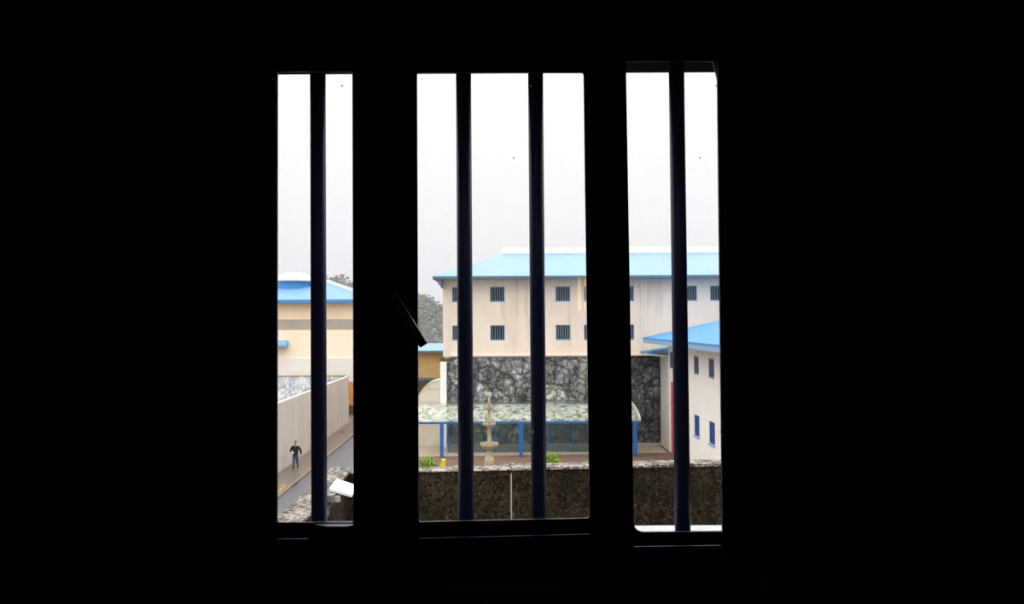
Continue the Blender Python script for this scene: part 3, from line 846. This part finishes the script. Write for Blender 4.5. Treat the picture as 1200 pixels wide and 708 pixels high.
c_l = on_front(0, ae + ARM)
obj('coping', grid_top([c_l + ov_, jp + ov_ - fd*.01, jq - fd*.01, on_front(TH, ae + ARM)], 60, 8, NZ - .015, .018, 1, CT - .016), M['coping'], sw)
obj('coping', grid_top([jp + ov_ + fd*.01, yend + ov_, yend + fn*TH, jq + fd*.01], 110, 8, NZ + .015, .018, 5, CT + .014), M['coping'], sw)
obj('coping', grid_top([n1 + Vector((.03, 0, 0)), n0, outer_c, on_front(TH, ae + ARM) + Vector((.03, 0, 0))][::1], 8, 120, NZ - .01, .028, 8, CT - .011), M['coping'], sw)
obj('joint', MB().prism([up(jp - fd*.014 - fn*.012, 3), up(jp + fd*.014 - fn*.012, 3), up(jp + fd*.014 + fn*.01, 3), up(jp - fd*.014 + fn*.01, 3)], (0, 0, NZ - 3 - .12)), M['joint'], sw)

# ================================================================== FLOODLIGHT on the inner side of the near wall
LYd = 15.0
t0 = W(386, 572.5, LYd); t1 = W(394.5, 561, LYd + .35); t2 = W(419, 569, LYd + .32); t3 = W(412, 580, LYd - .05)
fl = thing('security_lamp', (street(ae + ARM, LYd), LYd, t0.z - .5), 'boxy outdoor lamp with white tilted hood on the near granite wall', 'lamp')
def dn(p, h): return p - Vector((0, 0, h))
th = .045
obj('hood', MB().hexa([dn(t0, th), dn(t3, th), dn(t2, th), dn(t1, th), t0, t3, t2, t1]), M['lampwhite'], fl)
bc = (t0 + t1*1.0 + t2 + t3) / 4
body_l = W(384.5, 576, LYd + .15); body_r = W(392.5, 576, LYd + .15)
bz1 = min(dn(t0, th).z, dn(t3, th).z) - .0; bz0 = Z(588, LYd + .15, 388)
obj('housing', MB().box(body_l.x, body_r.x, LYd + .05, LYd + .25, bz0, bz1 + .02), M['steel'], fl, bevel=.008)
sx0, sx1 = X(395.2, LYd + .15, 585), X(398.2, LYd + .15, 585)
obj('socket', MB().box(body_r.x + .001, sx1, LYd + .12, LYd + .2, Z(588, LYd+.15, 397), Z(581.5, LYd+.15, 397)), M['lampwhite'], fl)
br0 = W(381, 598.5, LYd + .15); br1 = W(391, 588.5, LYd + .15)
wx = street(ae + ARM, LYd + .15)
ba = Vector((wx + .005, LYd + .15, br0.z - .02))
obj('bracket', MB().tube(ba, Vector((br1.x, br1.y, bz0 - .001)), .014), M['steel'], fl)
obj('wall_plate', MB().box(wx + .001, wx + .02, LYd + .05, LYd + .25, br0.z - .1, br0.z + .08), M['steel'], fl)

# ================================================================== FOUNTAIN
FYd = 53.0
fc = Vector((X(573.3, FYd, 500), FYd, 0)); s_ = FYd/FPX
def fz(py): return Z(py, FYd, 573)
ft = thing('stone_fountain', fc, 'tall carved stone fountain with three tiered bowls behind the near wall', 'fountain')
obj('basin', MB().lathe([(1.15, 0), (1.15, .22), (1.22, .25), (1.22, .32), (1.05, .32), (1.0, .2), (.3, .18)], fc, 32), M['stonecarve'], ft)
obj('column', MB().lathe([(.34, .2), (.30, .9), (.26, 1.2), (3.9*s_, fz(536)), (3.0*s_, fz(527)), (2.9*s_, fz(525.2))], fc, 20), M['stonecarve'], ft, smooth=True)
def bowl(y_top, y_bot, w_px, stem):
    r = w_px/2*s_; z1, z0 = fz(y_top), fz(y_bot)
    h_ = z1 - z0
    return MB().lathe([(stem, z0 - h_*.15), (r*.70, z0), (r*.80, z0 + h_*.30), (r*.80, z0 + h_*.42), (r, z0 + h_*.50), (r, z1), (r*.9, z1), (r*.84, z1 - h_*.3), (stem*.9, z1 - h_*.3)], fc, 32)
obj('bowl', bowl(519, 525.2, 21.5, 2.9*s_), M['stonecarve'], ft, label='widest lower bowl')
obj('shaft', MB().lathe([(2.9*s_, fz(521)), (3.3*s_, fz(519)), (2.2*s_, fz(515)), (2.2*s_, fz(501)), (2.8*s_, fz(499.8))], fc, 20), M['stonecarve'], ft, smooth=True)
obj('bowl', bowl(495.6, 499.8, 15.5, 2.8*s_), M['stonecarve'], ft, label='middle bowl')
obj('shaft', MB().lathe([(2.8*s_, fz(497)), (2.4*s_, fz(493)), (1.8*s_, fz(490)), (1.7*s_, fz(481.5)), (2.0*s_, fz(480.3))], fc, 20), M['stonecarve'], ft, smooth=True)
obj('bowl', bowl(476.8, 480.6, 9.6, 1.9*s_), M['stonecarve'], ft, label='small top bowl')
obj('finial', MB().lathe([(1.9*s_, fz(477.5)), (1.3*s_, fz(474.5)), (1.7*s_, fz(472)), (1.3*s_, fz(469)), (.5*s_, fz(466.2))], fc, 16), M['stonecarve'], ft, smooth=True)

# ================================================================== BUSHES, YELLOW BOX
def bush(px, wpx, ytop, Y, label, seed):
    c = Vector((X(px, Y, 540), Y, 0)); h = Z(ytop, Y, px); r = wpx/2*Y/FPX
    t = thing('green_bush', c, label, 'bush', 'green bushes behind the near wall')
    obj('foliage', leaves((c.x, c.y, .25), r, r*.8, h - .25, 1500, .20, .7, seed), M['leaf'], t)
    st = MB()
    rr = random.Random(seed)
    for _ in range(9):
        a = rr.uniform(0, 6.28); st.tube((c.x + .1*math.cos(a), c.y + .1*math.sin(a), 0), (c.x + r*.6*math.cos(a), c.y + r*.5*math.sin(a), h*.7), .018, .008, 6)
    obj('stems', st, M['weed'], t)
bush(501, 30, 534.5, 50.5, 'round green bush beside the yellow box, behind the near wall', 21)
bush(646, 30, 529.5, 50.5, 'green bush behind the near wall, right of the stone fountain', 22)
yc_ = W(519.3, 542, 49.5)
yt = thing('yellow_box', (yc_.x, yc_.y, 0), 'small yellow box on a post beside a round green bush', 'box')
hw = 3.0*49.5/FPX
zt_, zb_2 = Z(538.3, 49.5, 520), Z(549, 49.5, 520)
obj('box_body', MB().add([(yc_.x-hw*1.1, 49.4, zb_2), (yc_.x+hw*.8, 49.4, zb_2), (yc_.x+hw*.8, 49.7, zb_2), (yc_.x-hw*1.1, 49.7, zb_2),
                          (yc_.x-hw*.6, 49.4, zt_), (yc_.x+hw, 49.4, zt_-.02), (yc_.x+hw, 49.7, zt_-.02), (yc_.x-hw*.6, 49.7, zt_)],
    [(3,2,1,0),(4,5,6,7),(0,1,5,4),(1,2,6,5),(2,3,7,6),(3,0,4,7)]), M['yellow'], yt, bevel=.015)
obj('post', MB().tube((yc_.x, 49.55, 0), (yc_.x, 49.55, zb_2), .035), M['steel'], yt)

# ================================================================== PERSON walking up the pavement
PF = G(346.3, 549.3, PAV)
per = thing('person', PF, 'man in dark jacket and blue jeans walking on the wet pavement', 'person')
per.rotation_euler = (0, 0, R(-12))
def skin_obj(name, nodes, edges, m, parent, sub=2, root=0):
    """nodes: (x, y, z, radius x, radius y); grown with a Skin modifier"""
    me = bpy.data.meshes.new(name); me.from_pydata([n[:3] for n in nodes], edges, []); me.update()
    o = bpy.data.objects.new(name, me); C.objects.link(o); o.parent = parent
    sk = o.modifiers.new('skin', 'SKIN'); sk.use_smooth_shade = True; sk.branch_smoothing = .4
    d = me.skin_vertices[0].data if me.skin_vertices else None
    if d is None:
        bm_ = bmesh.new(); bm_.from_mesh(me); bm_.verts.layers.skin.verify(); bm_.to_mesh(me); bm_.free(); d = me.skin_vertices[0].data
    for i, n in enumerate(nodes):
        d[i].radius = (n[3], n[4] if len(n) > 4 else n[3]); d[i].use_root = (i == root)
    sb = o.modifiers.new('sub', 'SUBSURF'); sb.levels = sb.render_levels = sub
    me.materials.append(m)
    return o
H = [(0, 0, .95, .125, .09), (0, -.01, 1.12, .13, .095), (0, -.02, 1.33, .15, .10), (0, -.01, 1.45, .09, .075), (0, -.02, 1.53, .055, .055),
     (0, -.035, 1.585, .065, .072), (0, -.04, 1.665, .078, .095), (0, -.035, 1.745, .060, .075)]
E = [(0,1),(1,2),(2,3),(3,4),(4,5),(5,6),(6,7)]
def chain(start, pts):
    p = start
    for q_ in pts:
        H.append(q_); E.append((p, len(H)-1)); p = len(H)-1
    return p
def hand(wr, wpos, d, side_, curl):
    """palm, four unequal bent fingers and a thumb from the side of the palm"""
    d = Vector(d).normalized(); s = Vector(side_).normalized(); n = d.cross(s).normalized()*curl
    wpos = Vector(wpos)
    palm = wpos + d*.075
    pi = chain(wr, [(*(wpos + d*.04), .026, .020), (*palm, .036, .018)])
    for k_, (off, ln) in enumerate(((-.028, .066), (-.009, .076), (.010, .070), (.028, .056))):
        b0 = palm + s*off + d*.018
        chain(pi, [(*b0, .010, .010), (*(b0 + d*ln*.55 + n*.010), .009, .009), (*(b0 + d*ln*.85 + n*.040), .008, .008)])
    tb = wpos + d*.035 - s*.03
    chain(pi-1, [(*tb, .011, .011), (*(tb + d*.035 - s*.022 + n*.012), .010, .010), (*(tb + d*.062 - s*.022 + n*.025), .009, .009)])
# arms (left of the picture first)
sL = chain(2, [(-.10, -.01, 1.42, .075, .07), (-.205, 0, 1.415, .062, .062), (-.37, .05, 1.10, .046, .046)])
wL = chain(sL, [(-.265, -.12, 1.09, .036, .036), (-.20, -.19, 1.10, .028, .028)])
hand(wL, (-.20, -.19, 1.10), (.35, -.9, .0), (.15, .05, 1), 1)
sR = chain(2, [(.10, -.01, 1.42, .075, .07), (.205, 0, 1.41, .062, .062), (.35, .03, 1.13, .046, .046)])
wR = chain(sR, [(.40, -.04, .97, .036, .036), (.412, -.065, .895, .028, .028)])
hand(wR, (.412, -.065, .895), (.08, -.2, -1), (.2, 1, 0), -1)
# legs
lL = chain(0, [(-.09, 0, .86, .085, .085), (-.085, -.10, .50, .060, .062), (-.055, -.13, .14, .042, .045), (-.055, -.16, .05, .040, .035), (-.06, -.29, .035, .035, .028)])
lR = chain(0, [(.09, .0, .86, .085, .085), (.075, .05, .50, .060, .062), (.035, .26, .20, .042, .045), (.03, .27, .09, .040, .035), (.03, .17, .035, .035, .028)])
chain(6, [(0, -.135, 1.655, .013, .014)])        # nose
chain(6, [(-.085, -.03, 1.655, .012, .020)])     # ears
chain(6, [(.085, -.03, 1.655, .012, .020)])
skin_obj('body', H, E, M['skin'], per)
jk = [(0, 0, .80, .185, .14), (0, -.01, 1.08, .235, .17), (0, -.02, 1.33, .265, .175), (0, -.015, 1.50, .098, .088),
      (-.13, -.01, 1.415, .10, .09), (-.235, 0, 1.39, .092, .088), (-.375, .05, 1.10, .075, .072), (-.265, -.135, 1.09, .060, .058),
      (.13, -.01, 1.415, .10, .09), (.235, 0, 1.39, .092, .088), (.355, .03, 1.13, .075, .072), (.405, -.045, .94, .060, .058)]
skin_obj('jacket', jk, [(0,1),(1,2),(2,3),(2,4),(4,5),(5,6),(6,7),(2,8),(8,9),(9,10),(10,11)], M['jacket'], per)
jn = [(0, 0, 1.00, .150, .112), (-.095, 0, .83, .118, .115), (-.085, -.10, .50, .080, .082), (-.055, -.13, .15, .068, .068),
      (.095, 0, .83, .118, .115), (.075, .05, .50, .080, .082), (.036, .255, .21, .066, .066)]
skin_obj('jeans', jn, [(0,1),(1,2),(2,3),(0,4),(4,5),(5,6)], M['jeans'], per)
skin_obj('boot', [(-.055, -.13, .19, .055, .055), (-.055, -.15, .07, .055, .055), (-.058, -.24, .045, .05, .042), (-.06, -.32, .040, .042, .036)], [(0,1),(1,2),(2,3)], M['boot'], per)
skin_obj('boot', [(.035, .26, .23, .055, .055), (.03, .27, .10, .055, .055), (.03, .20, .055, .05, .045), (.03, .12, .040, .042, .036)], [(0,1),(1,2),(2,3)], M['boot'], per)
skin_obj('hair', [(0, .005, 1.67, .082, .085), (0, -.015, 1.745, .083, .09), (0, -.04, 1.775, .062, .07)], [(0,1),(1,2)], M['hair'], per)
for sx in (-.03, .03):
    ey = MB().lathe([(.001, -.009), (.008, -.006), (.011, 0), (.008, .006), (.001, .009)], per.location + Vector((sx, -.126, 1.672)), 10)
    obj('eye', ey, M['boot'], per)
mo = MB().box(per.location.x - .024, per.location.x + .024, per.location.y - .128, per.location.y - .12, per.location.z + 1.597, per.location.z + 1.606)
obj('mouth', mo, M['red'], per)
rm = Matrix.Rotation(R(-12), 3, 'Z')
def pl(v): return PF + rm @ Vector(v)
pp = MB().prism([pl((-.17, -.335, 1.075)), pl((.02, -.30, 1.00)), pl((.05, -.30, 1.09)), pl((-.14, -.335, 1.165))], rm @ Vector((0, .012, 0)))
tag(obj('folded_paper', pp, M['paper']), 'folded white paper in the hand of the walking man', 'paper')
